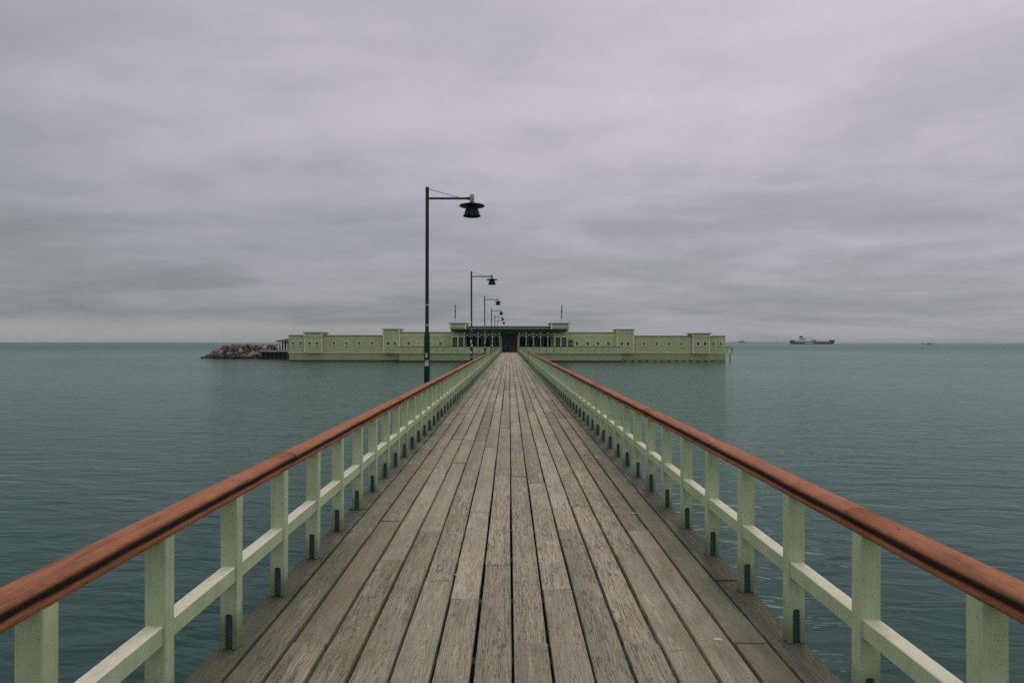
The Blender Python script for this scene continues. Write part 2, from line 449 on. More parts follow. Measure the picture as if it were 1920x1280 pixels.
class MB:
    def __init__(s):
        s.v, s.f, s.mi, s.sm = [], [], [], []

    def face(s, idx, mi=0, smooth=False):
        s.f.append(tuple(idx))
        s.mi.append(mi)
        s.sm.append(smooth)

    def box(s, x0, x1, y0, y1, z0, z1, mi=0):
        b = len(s.v)
        s.v += [(x0, y0, z0), (x1, y0, z0), (x1, y1, z0), (x0, y1, z0), (x0, y0, z1), (x1, y0, z1), (x1, y1, z1), (x0, y1, z1)]
        for q in ((0, 3, 2, 1), (4, 5, 6, 7), (0, 1, 5, 4), (1, 2, 6, 5), (2, 3, 7, 6), (3, 0, 4, 7)):
            s.face([b + k for k in q], mi)
        return s

    def cbox(s, x0, x1, y0, y1, z0, z1, ch=0.004, mi=0):
        """box with chamfered vertical edges"""
        pts = [(x0 + ch, y0), (x1 - ch, y0), (x1, y0 + ch), (x1, y1 - ch), (x1 - ch, y1), (x0 + ch, y1), (x0, y1 - ch), (x0, y0 + ch)]
        b = len(s.v)
        s.v += [(x, y, z0) for x, y in pts] + [(x, y, z1) for x, y in pts]
        for k in range(8):
            s.face((b + k, b + (k + 1) % 8, b + 8 + (k + 1) % 8, b + 8 + k), mi)
        s.face([b + 8 + k for k in range(8)], mi)
        s.face([b + 7 - k for k in range(8)], mi)
        return s

    def prism(s, prof, axis, a, b_, mi=0, smooth=False):
        """closed 2-D profile swept along an axis: 'y' profile=(x,z), 'x' profile=(y,z), 'z' profile=(x,y)"""
        n = len(prof)
        b = len(s.v)
        for t in (a, b_):
            for (p, q) in prof:
                s.v.append({'y': (p, t, q), 'x': (t, p, q), 'z': (p, q, t)}[axis])
        for k in range(n):
            s.face((b + k, b + (k + 1) % n, b + n + (k + 1) % n, b + n + k), mi, smooth)
        s.face([b + k for k in range(n)], mi)
        s.face([b + n + n - 1 - k for k in range(n)], mi)
        return s

    def bar(s, p, q, w, h=None, mi=0):
        """square bar between two points"""
        h = h or w
        p, q = Vector(p), Vector(q)
        d_ = (q - p).normalized()
        up = Vector((0, 0, 1)) if abs(d_.z) < 0.95 else Vector((0, 1, 0))
        a = d_.cross(up).normalized() * (w / 2)
        c_ = a.cross(d_).normalized() * (h / 2)
        b = len(s.v)
        for o in (p, q):
            for k in (-a - c_, a - c_, a + c_, -a + c_):
                s.v.append(tuple(o + k))
        for k in ((0, 1, 2, 3), (7, 6, 5, 4), (0, 4, 5, 1), (1, 5, 6, 2), (2, 6, 7, 3), (3, 7, 4, 0)):
            s.face([b + j for j in k], mi)
        return s

    def tube(s, p, q, r, n=8, mi=0, r2=None):
        p, q = Vector(p), Vector(q)
        r2 = r if r2 is None else r2
        d_ = (q - p).normalized()
        up = Vector((0, 0, 1)) if abs(d_.z) < 0.95 else Vector((0, 1, 0))
        a = d_.cross(up).normalized()
        c_ = a.cross(d_).normalized()
        b = len(s.v)
        for o, rad in ((p, r), (q, r2)):
            for k in range(n):
                t = 2 * math.pi * k / n
                s.v.append(tuple(o + a * math.cos(t) * rad + c_ * math.sin(t) * rad))
        for k in range(n):
            s.face((b + k, b + (k + 1) % n, b + n + (k + 1) % n, b + n + k), mi, True)
        s.face([b + k for k in range(n)][::-1], mi)
        s.face([b + n + k for k in range(n)], mi)
        return s

    def lathe(s, prof, n=20, cx=0, cy=0, mi=0, smooth=True):
        b = len(s.v)
        for (r_, z) in prof:
            for k in range(n):
                t = 2 * math.pi * k / n
                s.v.append((cx + r_ * math.cos(t), cy + r_ * math.sin(t), z))
        for i in range(len(prof) - 1):
            for k in range(n):
                s.face((b + i * n + k, b + i * n + (k + 1) % n, b + (i + 1) * n + (k + 1) % n, b + (i + 1) * n + k), mi, smooth)
        return s

    def mesh(s, name, mats):
        me = bpy.data.meshes.new(name)
        me.from_pydata(s.v, [], s.f)
        for mm in (mats if isinstance(mats, (list, tuple)) else [mats]):
            me.materials.append(MATS[mm])
        me.polygons.foreach_set('material_index', s.mi)
        me.polygons.foreach_set('use_smooth', s.sm)
        me.update()
        return me


def link(name, me, parent=None, loc=None, rot=None, scale=None):
    o = bpy.data.objects.new(name, me)
    COL.objects.link(o)
    if parent is not None:
        o.parent = parent
    if loc is not None:
        o.location = loc
    if rot is not None:
        o.rotation_euler = rot
    if scale is not None:
        o.scale = scale
    return o


def obj(name, mb, mats, parent=None, loc=None, label=None):
    o = link(name, mb.mesh(name, mats), parent, loc)
    if label:
        o['label'] = label
    return o


def tag(o, label=None, cat=None, group=None, kind=None):
    if label:
        o['label'] = label
    if cat:
        o['category'] = cat
    if group:
        o['group'] = group
    if kind:
        o['kind'] = kind
    return o


def thing(name, label, cat, loc=(0, 0, 0), group=None):
    return tag(link(name, None, None, loc), label, cat, group)


# ------------------------------------------------------------------ sea
b = MB()
S_ = 45000
b.v += [(-S_, -S_, WATER_Z), (S_, -S_, WATER_Z), (S_, S_, WATER_Z), (-S_, S_, WATER_Z)]
b.face((0, 1, 2, 3))
tag(obj('water', b, 'sea'), 'grey green rippled sea reaching to the horizon', kind='structure')

# ------------------------------------------------------------------ pier deck
CX = 0.018
PITCH = 0.2047
END_Y = 102.2
pier = thing('pier', 'long pier of grey weathered planks leading straight to the green bath house', 'pier', (0, 0, 0))
# board ends read off the photograph for the boards nearest the camera (column -> distances of joints)
JOINTS = {-8: [6.0], -7: [5.04, 9.8], -6: [3.33, 5.6, 8.6], -5: [4.6, 7.9], -4: [5.3], -3: [4.2], -2: [3.9, 5.9], -1: [4.5], 0: [3.33, 7.46],
          1: [4.05, 7.1, 11.0], 2: [5.35], 3: [3.33, 6.1], 4: [4.72], 5: [5.3], 6: [3.32, 6.6], 7: [4.2]}
planks = []
for k in range(-8, 8):
    xs = CX + k * PITCH
    rng = random.Random(100 + k)
    js = list(JOINTS.get(k, []))
    y = (js[0] if js else 3.0)
    back = []
    while y > -2.5:
        y -= rng.choice((2.4, 3.0, 3.6, 4.2))
        back.append(y)
    js = back[::-1] + js
    while js[-1] < END_Y - 2.5:
        js.append(js[-1] + rng.choice((2.4, 3.0, 3.6, 3.6, 4.2, 4.8)))
    js[-1] = END_Y
    for a_, b2 in zip(js[:-1], js[1:]):
        planks.append((k, xs, a_, b2))
planks.sort(key=lambda t: t[2])


def plank_verts(mb, xs, a_, b2, rng, x_off, y_off):
    """chamfered board with slightly uneven edges, cup and height"""
    gl, gr_ = rng.uniform(0.0065, 0.0135), rng.uniform(0.0065, 0.0135)
    x0, x1 = xs + gl, xs + PITCH - gr_
    L = b2 - a_
    nseg = 3 if a_ < 30 else 1
    zt = rng.uniform(-0.006, 0.004)
    tilt = rng.uniform(-0.003, 0.003)
    base = len(mb.v)
    for i in range(nseg + 1):
        y = a_ + 0.0015 + (L - 0.003) * i / nseg
        e0, e1 = rng.uniform(-0.0035, 0.0035), rng.uniform(-0.0035, 0.0035)
        zz = zt + rng.uniform(-0.001, 0.001)
        ring_ = [(x0 + e0, zz - tilt - 0.05), (x0 + e0, zz - tilt - 0.0025), (x0 + e0 + 0.003, zz - tilt), (x1 + e1 - 0.003, zz + tilt), (x1 + e1, zz + tilt - 0.0025), (x1 + e1, zz + tilt - 0.05)]
        for (x, z) in ring_:
            mb.v.append((x - x_off, y - y_off, z))
    for i in range(nseg):
        for j in range(6):
            mb.face((base + i * 6 + j, base + i * 6 + (j + 1) % 6, base + (i + 1) * 6 + (j + 1) % 6, base + (i + 1) * 6 + j))
    mb.face([base + j for j in range(6)])
    mb.face([base + nseg * 6 + 5 - j for j in range(6)])


def set_rnd(me, vals):
    at = me.attributes.new('rnd', 'FLOAT', 'FACE')
    at.data.foreach_set('value', vals)


# a board seen dark, and ones with strong figure, keep hand-picked seeds
SEEDS = {(-4, 0): 0.731, }
far = MB()
far_r = []
N_INDIV = 290
for i, (k, xs, a_, b2) in enumerate(planks):
    rng = random.Random(i * 7 + 3)
    seed = rng.random()
    if i < N_INDIV:
        mb = MB()
        plank_verts(mb, xs, a_, b2, rng, xs + PITCH / 2, a_)
        me = mb.mesh('plank', 'deck_wood')
        set_rnd(me, [seed] * len(me.polygons))
        link('plank', me, pier, (xs + PITCH / 2, a_, 0))
    else:
        nf = len(far.f)
        plank_verts(far, xs, a_, b2, rng, 0, 0)
        far_r += [seed] * (len(far.f) - nf)
me = far.mesh('distant_planking', 'deck_wood')
set_rnd(me, far_r)
tag(link('distant_planking', me, pier), kind='stuff')

jm = MB().box(-1.60, 1.60, -0.035, 0.035, -0.20, -0.056).mesh('joist', 'beam_wood')
yy = -2.0
while yy < 60:
    link('joist', jm, pier, (CX, yy, 0))
    yy += 0.75
for sx in (-1, 1):
    obj('edge_beam', MB().box(sx * 1.40 - 0.07, sx * 1.40 + 0.07, -4, END_Y, -0.48, -0.203), 'beam_wood', pier, (CX, 0, 0))
pm = MB().lathe([(0.0, -3.2), (0.13, -3.2), (0.13, -0.52), (0.0, -0.52)], 12).mesh('pile', 'pile_wood')
cm = MB().box(-1.6, 1.6, -0.1, 0.1, -0.70, -0.485).mesh('crossbeam', 'beam_wood')
yy = 1.5
while yy < END_Y:
    link('crossbeam', cm, pier, (CX, yy, 0))
    for sx in (-1, 1):
        link('pile', pm, pier, (CX + sx * 1.25, yy, 0))
    yy += 5.0

# pale droppings and splinters on the boards
drop_rng = random.Random(5)
for (x, y, s_) in ((1.16, 3.36, 0.020), (1.07, 3.36, 0.010), (0.72, 4.9, 0.010), (1.2, 5.85, 0.022), (-0.62, 4.9, 0.010), (0.22, 4.55, 0.014), (-0.4, 4.3, 0.012), (-1.3, 8.8, 0.02), (1.25, 8.7, 0.02), (-0.9, 3.5, 0.008)):
    mb = MB()
    n = 9
    mb.v.append((0, 0, 0.003))
    for q in range(n):
        t = 2 * math.pi * q / n
        rr_ = s_ * drop_rng.uniform(0.4, 1.2)
        mb.v.append((rr_ * 1.3 * math.cos(t), rr_ * 0.8 * math.sin(t), -0.002))
    for q in range(n):
        mb.face((0, 1 + q, 1 + (q + 1) % n), smooth=True)
    obj('dropping', mb, 'dropping', pier, (CX + x, y, 0.0045))

# ------------------------------------------------------------------ railings
POST_W, POST_D = 0.092, 0.070
RAIL_Z = 0.82


def post_mesh(sx, slot=True):
    """post; local x=0 is its inner face, +x runs outwards (mirrored by sx)"""
    mb = MB()
    if slot:
        a0, a1 = 0.024, 0.066
        ch = 0.004
        mb.cbox(0, POST_W, 0, POST_D, 0.19, RAIL_Z, ch)
        mb.box(0.0005, a0, 0.0005, POST_D - 0.0005, 0.0, 0.1905)
        mb.box(a1, POST_W - 0.0005, 0.0005, POST_D - 0.0005, 0.003, 0.1905)
        for q0, q1 in ((a0 - 0.0003, a0 + 0.010), (a1 + 0.0003, a1 - 0.010)):      # eased upper corners of the slot
            mb.prism([(q0, 0.1903), (q1, 0.1903), (q0, 0.1790)], 'y', 0.0008, POST_D - 0.0008)
    else:
        mb.box(0, POST_W, 0, POST_D, 0.0, RAIL_Z)
    if sx < 0:
        mb.v = [(-x, y, z) for x, y, z in mb.v]
        mb.f = [tuple(reversed(f)) for f in mb.f]
    return mb


# top profile of the handrail, x across (0 = centre), z up: rounded cap over a narrower bearing strip
HR_HALF = [(0.046, 0.0), (0.046, 0.026), (0.040, 0.030), (0.050, 0.040), (0.061, 0.051), (0.068, 0.063), (0.066, 0.073), (0.056, 0.083), (0.038, 0.0905), (0.014, 0.0945)]
HR = HR_HALF + [(-p, q) for p, q in HR_HALF[::-1]]


def handrail(parent, x, y0, y1, mat, prof=HR, seed=0):
    mb = MB()
    n = len(prof)
    ns = max(2, int((y1 - y0) / 0.35))
    rng = random.Random(seed)
    dx0, dz0 = rng.uniform(-0.003, 0.003), rng.uniform(-0.003, 0.003)
    for i in range(ns + 1):
        y = y0 + 0.002 + (y1 - y0 - 0.004) * i / ns
        wx = dx0 + 0.004 * mnoise.noise(Vector((x * 3, y * 0.9, 1.0)))
        wz = dz0 + 0.0025 * mnoise.noise(Vector((x * 3, y * 1.1, 7.0)))
        for j, (p, q) in enumerate(prof):
            k = 0.0025 * mnoise.noise(Vector((j * 1.7, y * 2.0, x)))
            mb.v.append((p * (1 + k * 8) + wx, y - y0, q + wz * min(1, q / 0.03) + k * min(1, q / 0.03)))
    for i in range(ns):
        for j in range(n):
            mb.face((i * n + j, i * n + (j + 1) % n, (i + 1) * n + (j + 1) % n, (i + 1) * n + j), smooth=True)
    mb.face(list(range(n)))
    mb.face([ns * n + n - 1 - j for j in range(n)])
    me = mb.mesh('handrail', mat)
    o = link('handrail', me, parent, (x, y0, RAIL_Z))
    return o


MID_END = 48.6
STEP = 0.68
for sx, xin, ystart, joint0, label, rl in ((-1, -1.48, 1.90, 4.1, 'green railing with red handrail on the left side of the pier, before the lamps', 'left'),
                                           (1, 1.552, 1.955, 2.73, 'green railing with red handrail on the right side of the pier, facing open sea', 'right')):
    root = thing('railing', label, 'railing', (0, 0, 0), 'railings along the pier')
    pmesh = post_mesh(sx).mesh('post', 'rail_green')
    bmesh_ = MB().box(0.0245 * sx if sx > 0 else -0.0655, 0.0655 * sx if sx > 0 else -0.0245, 0.020, 0.062, 0.001, 0.189)
    for zb_ in (0.05, 0.135):
        bmesh_.tube((sx * 0.045, 0.0205, zb_), (sx * 0.045, 0.013, zb_), 0.008, 6)
    bmesh_ = bmesh_.mesh('bracket', 'steel_bracket')
    x0, x1 = sorted((xin + sx * 0.009, xin + sx * 0.086))
    seg = STEP - POST_D - 0.001
    rng = random.Random(40 + sx)
    rmesh = MB()
    prof = [(x0 + 0.004, 0.366), (x1 - 0.004, 0.366), (x1, 0.370), (x1, 0.446), (x1 - 0.004, 0.450), (x0 + 0.004, 0.450), (x0, 0.446), (x0, 0.370)]
    rmesh.prism([(p - xin, q) for p, q in prof], 'y', 0, seg)
    # upper face of the middle rail: sky light put into a paler colour
    rmesh.mi = [1 if abs(sum(rmesh.v[i][2] for i in f) / len(f) - 0.45) < 0.003 else 0 for f in rmesh.f]
    rme = rmesh.mesh('middle_rail', ['rail_green', 'rail_skylit'])
    y = ystart - 4 * STEP
    k = 0
    while y < MID_END:
        po = link('post', pmesh, root, (xin + rng.uniform(-0.002, 0.002), y, 0), (0, rng.uniform(-0.004, 0.004), rng.uniform(-0.012, 0.012)))
        link('bracket', bmesh_, po)
        if y + STEP < MID_END:
            link('middle_rail', rme, root, (xin, y + POST_D + 0.0005, rng.uniform(-0.002, 0.002)))
        y += STEP
        k += 1
    hx = xin + sx * (POST_W / 2 + 0.002)
    hy = joint0 - 4.1 * 2
    i = 0
    while hy < MID_END:
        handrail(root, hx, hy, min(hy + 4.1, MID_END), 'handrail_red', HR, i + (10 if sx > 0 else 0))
        hy += 4.1
        i += 1
    # gate-like end post
    obj('end_post', MB().cbox(min(0, sx * 0.12), max(0, sx * 0.12), 0, 0.12, 0, 0.98, 0.006), 'canopy_green' if False else 'shade_green', root, (xin - sx * 0.015, MID_END + 0.1, 0))

    root2 = thing('railing', 'far stretch of green railing with thin brown top on the %s, nearest the bath house' % rl, 'railing', (0, 0, 0), 'railings along the pier')
    pm2 = post_mesh(sx, False).mesh('post', 'rail_green')
    y = MID_END + 0.5
    while y < END_Y - 0.3:
        link('post', pm2, root2, (xin, y, 0))
        y += STEP
    obj('middle_rail', MB().box(x0, x1, MID_END + 0.4, END_Y - 0.2, 0.366, 0.45), 'rail_green', root2)
    obj('bottom_rail', MB().box(x0 + 0.01, x1 - 0.01, MID_END + 0.4, END_Y - 0.2, 0.06, 0.16), 'shade_green', root2)
    handrail(root2, hx, MID_END + 0.25, END_Y - 0.2, 'rail_brown', [(p, q * 0.6) for p, q in HR], 77)

# small dark knot holes and a dropping on the right handrail
rr_root = [o for o in COL.objects if o.name == 'railing.002'][0]
for (yk, xk, zk, sz, mm) in ((2.42, 0.018, 0.0, 0.0075, 'rail_brown'), (3.42, 0.02, 0.0, 0.004, 'rail_brown'), (4.62, 0.03, 0.0, 0.012, 'dropping')):
    mb = MB().lathe([(sz, -0.004), (sz * 0.8, 0.001), (0.0, 0.0015)], 8)
    obj('knot' if mm != 'dropping' else 'dropping', mb, mm, rr_root, (1.552 + 0.048 - xk, yk, RAIL_Z + 0.0945))

# ------------------------------------------------------------------ lamps
LAMP_X = -1.75


def lamp_parts(root):
    mb = MB().lathe([(0.0, -2.4), (0.062, -2.4), (0.062, 1.78), (0.060, 1.80), (0.045, 1.90), (0.038, 1.92), (0.0375, 4.96), (0.030, 4.972), (0, 4.972)], 20)
    obj('pole', mb, 'lamp_green', root)
    obj('arm', MB().tube((0.03, 0, 4.73), (0.86, 0, 4.73), 0.0235, 12), 'lamp_green', root)
    obj('arm_collar', MB().tube((0.84, 0, 4.73), (0.905, 0, 4.73), 0.031, 12), 'lamp_green', root)
    obj('stay_wire', MB().tube((0.02, 0, 4.93), (0.66, 0, 4.755), 0.006, 6), 'lamp_green', root)
    obj('stem', MB().lathe([(0, 4.815), (0.044, 4.815), (0.048, 4.805), (0.048, 4.60), (0, 4.60)], 16, 0.951, 0), 'lamp_grey', root)
    obj('disc_shade', MB().lathe([(0.045, 4.632), (0.10, 4.622), (0.26, 4.582), (0.2725, 4.574), (0.272, 4.566), (0.258, 4.568), (0.10, 4.604), (0.0, 4.606)], 32, 0.951, 0), 'lamp_green', root)
    obj('bell_shade', MB().lathe([(0.085, 4.603), (0.098, 4.575), (0.125, 4.52), (0.152, 4.45), (0.168, 4.39), (0.173, 4.372), (0.187, 4.362), (0.188, 4.350), (0.178, 4.350), (0.165, 4.385), (0.12, 4.51), (0.0, 4.55)], 28, 0.951, 0), 'lamp_green', root)
    obj('lamp_glass', MB().lathe([(0.0, 4.37), (0.05, 4.38), (0.075, 4.41), (0.08, 4.46), (0.06, 4.52), (0, 4.53)], 14, 0.951, 0), 'lamp_glass', root)
    obj('bracket', MB().box(0.02, 0.42, -0.05, 0.05, -0.36, -0.28).box(-0.075, 0.075, -0.075, 0.075, -0.40, -0.24), 'lamp_green', root)


LAMPS = [12.7, 27.7, 42.8, 57.9, 72.4, 87.5]
LL = ['tall dark green lamp nearest the camera, outside the left railing', 'second dark green lamp from the camera along the left railing',
      'third dark green lamp from the camera along the left railing', 'fourth dark green lamp from the camera along the left railing',
      'fifth dark green lamp from the camera, next to last before the bath house', 'last and smallest looking dark green lamp, nearest the bath house']
src = None
srng = random.Random(3)
for i, ly in enumerate(LAMPS):
    root = thing('street_lamp', LL[i], 'street lamp', (LAMP_X, ly, 0), 'lamps along the pier')
    root.rotation_euler = (srng.uniform(-0.003, 0.003), srng.uniform(-0.004, 0.004), srng.uniform(-0.03, 0.03))
    if src is None:
        lamp_parts(root)
        src = root
    else:
        for ch in list(src.children):
            if ch.name.startswith('sticker'):
                continue
            c2 = ch.copy()
            COL.objects.link(c2)
            c2.parent = root
    if i == 0:
        sts = [(1.17, 0.085, 0.0, 'sticker_white'), (1.255, 0.05, 0.1, 'sticker_blue'), (1.35, 0.10, -0.1, 'sticker_pale'), (2.02, 0.035, 0.2, 'sticker_white'), (2.45, 0.03, 0.3, 'sticker_pale')]
    else:
        sts = []
        z = 0.95
        while z < 2.7 and i < 5:
            hgt_ = srng.uniform(0.05, 0.15)
            sts.append((z, hgt_, srng.uniform(-0.5, 0.5), srng.choice(('sticker_white', 'sticker_white', 'sticker_pale', 'sticker_blue'))))
            z += hgt_ + srng.uniform(0.03, 0.22) * (1 if i < 3 else 2)
    for (z, hh, ang, mm) in sts:
        rad = 0.0640 if z + hh < 1.78 else (0.0395 if z > 1.93 else 0.066)
        mb = MB()
        half = srng.uniform(0.45, 0.85)
        for q in range(5):
            t = -math.pi / 2 + ang + half * (q / 2 - 1)
            mb.v += [(rad * math.cos(t), rad * math.sin(t), z), (rad * math.cos(t), rad * math.sin(t), z + hh)]
        for q in range(4):
            mb.face((2 * q, 2 * q + 2, 2 * q + 3, 2 * q + 1), smooth=True)
        obj('sticker', mb, mm, root)

# ------------------------------------------------------------------ bath house
bath = thing('bath_house', 'long low pale green bath house standing in the water at the end of the pier', 'building', (0, 104, 0))


def PX(px, Y):
    return (px - 955.0) * Y / F_PX


def PZ(py, Y):
    return CAM_H - (py - 642.0) * Y / F_PX


def bpart(name, mb, mats, parent=bath, label=None):
    o = obj(name, mb, mats, parent, label=label)
    if parent is bath:
        mb_inv = (0, -104, 0)
        o.location = mb_inv
    return o


WY = 104.5        # wing wall plane
TY = 104.1        # tower wall plane
FLOOR_Z = PZ(661.2, WY)


def wall(name, x0, x1, ytop, Y, depth=6.0, zb=None, mat='clapboard'):
    z1 = PZ(ytop, Y)
    zb = FLOOR_Z if zb is None else zb
    o = bpart(name, MB().box(PX(x0, Y), PX(x1, Y), Y, Y + depth, zb, z1), mat)
    bpart('coping', MB().box(PX(x0, Y) - 0.02, PX(x1, Y) + 0.02, Y - 0.10, Y + depth + 0.05, z1 + 0.003, z1 + 0.10), 'roof_felt', o)
    return o


def window(px, Y, kind='dark', w=7.2, y0=639.6, y1=648.4):
    xc = PX(px, Y)
    hw = w * 0.5 * Y / F_PX
    zt, zb = PZ(y0, Y), PZ(y1, Y)
    fw = 0.105
    yf = Y - 0.09
    mb = MB()
    mb.box(xc - hw, xc - hw + fw, yf, Y + 0.002, zb, zt)
    mb.box(xc + hw - fw, xc + hw, yf, Y + 0.002, zb, zt)
    mb.box(xc - hw + fw + 0.001, xc + hw - fw - 0.001, yf + 0.002, Y + 0.002, zt - fw, zt - 0.001)
    mb.box(xc - hw + fw + 0.001, xc + hw - fw - 0.001, yf + 0.002, Y + 0.002, zb + 0.001, zb + fw)
    mb.box(xc - hw - 0.05, xc + hw + 0.05, yf - 0.06, yf - 0.001, zb - 0.03, zb + 0.04)
    wo = bpart('window', mb, 'trim_cream')
    pn = MB()
    wi = hw - fw
    zc = (zb + zt) / 2
    for (a, b2) in ((-wi + 0.003, -0.014), (0.014, wi - 0.003)):
        o = bpart('pane', MB().box(xc + a, xc + b2, Y - 0.03, Y - 0.012, zb + fw, zt - fw), 'window_pale' if kind == 'pale' else 'window_dark', wo)
    bpart('sash_bar', MB().box(xc - 0.013, xc + 0.013, Y - 0.06, Y - 0.005, zb + fw, zt - fw).box(xc - wi, xc + wi, Y - 0.05, Y - 0.031, zc - 0.011, zc + 0.011), 'trim_cream', wo)


def tower(x0, x1, ytop, ybot, Y, band, wing_top):
    z1, zb = PZ(ytop, Y), PZ(ybot, Y)
    X0, X1 = PX(x0, Y), PX(x1, Y)
    t = bpart('tower', MB().box(X0, X1, Y, Y + 3.2, zb, z1 - 0.06), 'clapboard')
    bpart('cornice', MB().box(X0 - 0.28, X1 + 0.28, Y - 0.28, Y + 3.4, z1 - 0.055, z1 + 0.06).box(X0 - 0.16, X1 + 0.16, Y - 0.16, Y + 3.3, z1 - 0.17, z1 - 0.058), 'trim_green', t)
    zbnd = PZ(band, Y)
    bpart('band', MB().box(X0 - 0.06, X1 + 0.06, Y - 0.07, Y + 3.25, zbnd - 0.06, zbnd + 0.06), 'trim_cream', t)
    for xx in (X0, X1):
        bpart('corner_board', MB().box(xx - 0.08, xx + 0.08, Y - 0.05, Y + 0.11, zb - 0.01, zbnd - 0.063), 'trim_cream', t)
    for xx, sg in ((X0, -1), (X1, 1)):
        bpart('console', MB().prism([(Y - 0.05, zbnd - 0.5), (Y - 0.26, zbnd + 0.05), (Y - 0.26, z1 - 0.175), (Y - 0.05, z1 - 0.175)], 'x', xx - 0.13, xx + 0.13), 'trim_cream', t)
    bpart('foot_board', MB().box(X0 - 0.05, X1 + 0.05, Y - 0.06, Y + 0.05, zb - 0.12, zb - 0.012), 'trim_green', t)


# left side
wall('wall', 541.5, 573, 629.3, WY)
wall('wall', 603, 721, 629.8, WY)
wall('wall', 748, 846, 623.6, WY)
tower(572, 604, 623.4, 661.0, TY, 629.5, 629.8)
tower(719.4, 749, 617.0, 661.3, TY, 622.0, 623.6)
for px in (550.4, 564.4, 627, 650.4, 674, 697.8):
    window(px, WY, w=6.2)
for px in (581.4, 594.9, 728.2, 740.5):
    window(px, TY)
for px, kd_ in ((766.5, 'dark'), (785.6, 'pale'), (807.5, 'pale'), (826, 'dark')):
    window(px, WY, kd_)
# right side
wall('wall', 1064, 1158, 623.8, WY)
wall('wall', 1187, 1301, 630.2, WY)
wall('wall', 1330, 1360.5, 630.2, WY)
tower(1157, 1187.8, 617.2, 661.3, TY, 622.2, 623.8)
tower(1300, 1331, 624.4, 661.5, TY, 630.0, 630.2)
for px, kd_ in ((1082.4, 'dark'), (1102.2, 'dark'), (1121.4, 'dark'), (1140.8, 'dark')):
    window(px, WY, kd_)
for px in (1207.5, 1232, 1255, 1278, 1338, 1352):
    window(px, WY, w=6.2)
for px in (1165.9, 1177.9, 1309, 1322):
    window(px, TY)
# cream string course on the inner wings
for a, b2 in ((749.5, 845), (1066, 1157)):
    bpart('string_course', MB().box(PX(a, WY), PX(b2, WY), WY - 0.06, WY - 0.002, PZ(629.8, WY), PZ(628.8, WY)), 'trim_cream')
# floor edge and boarded skirts below
for a, b2, zb_ in ((541.5, 770, 677.6), (1145, 1361.5, 676.2)):
    bpart('floor_edge', MB().box(PX(a, WY) - 0.05, PX(b2, WY) + 0.05, WY - 0.10, WY + 6, FLOOR_Z - 0.16, FLOOR_Z - 0.003), 'trim_green')
    bpart('skirt', MB().box(PX(a, WY) + 0.1, PX(b2, WY) - 0.05, WY + 0.02, WY + 0.12, PZ(zb_, WY), FLOOR_Z - 0.163), 'skirt_green')
    bpart('sill_beam', MB().box(PX(a, WY) + 0.1, PX(b2, WY) - 0.05, WY - 0.02, WY + 0.018, WATER_Z - 0.3 if a < 900 else PZ(676.5, WY), PZ(675.0, WY)), 'pile_wood')
for px in list(range(546, 745, 14)) + list(range(1172, 1362, 14)):
    for yy in (WY + 0.35, WY + 5.4):
        bpart('pile', MB().lathe([(0.13, WATER_Z - 1.0), (0.12, FLOOR_Z - 0.17)], 8, PX(px, WY), yy), 'pile_wood')

# ---- centre
CY = 101.6        # front of the terrace base
TERR_Z = PZ(661.4, CY)
bpart('terrace_base', MB().box(PX(748, CY), PX(1166, CY), CY, CY + 4.0, WATER_Z + 0.22, TERR_Z - 0.14), 'base_olive')
bpart('sill_beam', MB().box(PX(748, CY) - 0.02, PX(1166, CY) + 0.02, CY - 0.03, CY + 4.0, WATER_Z - 0.3, WATER_Z + 0.217), 'pile_wood')
bpart('terrace_slab', MB().box(PX(741.5, CY), PX(1168, CY), CY - 0.25, CY + 5.0, TERR_Z - 0.137, TERR_Z), 'trim_green')
for px in range(752, 1166, 16):
    bpart('pile', MB().lathe([(0.14, WATER_Z - 1.0), (0.14, WATER_Z + 0.25)], 8, PX(px, CY), CY + 0.3), 'pile_wood')
ZR = PZ(650.2, CY)
for a, b2 in ((741.5, 937), (973, 1168)):
    rl = bpart('terrace_railing', MB().box(PX(a, CY), PX(b2, CY), CY - 0.20, CY - 0.08, ZR, ZR + 0.06), 'roof_felt')
    n = 15
    for i in range(n):
        xa, xb = PX(a + (b2 - a) * i / n, CY), PX(a + (b2 - a) * (i + 1) / n, CY)
        bpart('panel', MB().box(xa + 0.075, xb - 0.075, CY - 0.15, CY - 0.12, TERR_Z + 0.10, ZR - 0.08), 'clapboard', rl)
        bpart('baluster_post', MB().box(xa - 0.045, xa + 0.045, CY - 0.19, CY - 0.09, TERR_Z + 0.001, ZR - 0.002), 'skirt_green', rl)
    bpart('bottom_rail', MB().box(PX(a, CY), PX(b2, CY), CY - 0.165, CY - 0.105, TERR_Z + 0.03, TERR_Z + 0.095), 'trim_green', rl)
    bpart('top_batten', MB().box(PX(a, CY), PX(b2, CY), CY - 0.165, CY - 0.105, ZR - 0.075, ZR - 0.004), 'trim_green', rl)

MY = 106.0        # back wall of the veranda
zc0 = TERR_Z
# upper wall above the canopy and roof
bpart('upper_wall', MB().box(PX(873, 104.2), PX(1036, 104.2), 104.2, 112, PZ(620, 104.2), PZ(612.6, 104.2)), 'clapboard')
bpart('roof', MB().box(PX(872, 104), PX(1037, 104), 103.9, 112.2, PZ(612.5, 104.2), PZ(611.6, 104.2)), 'roof_felt')
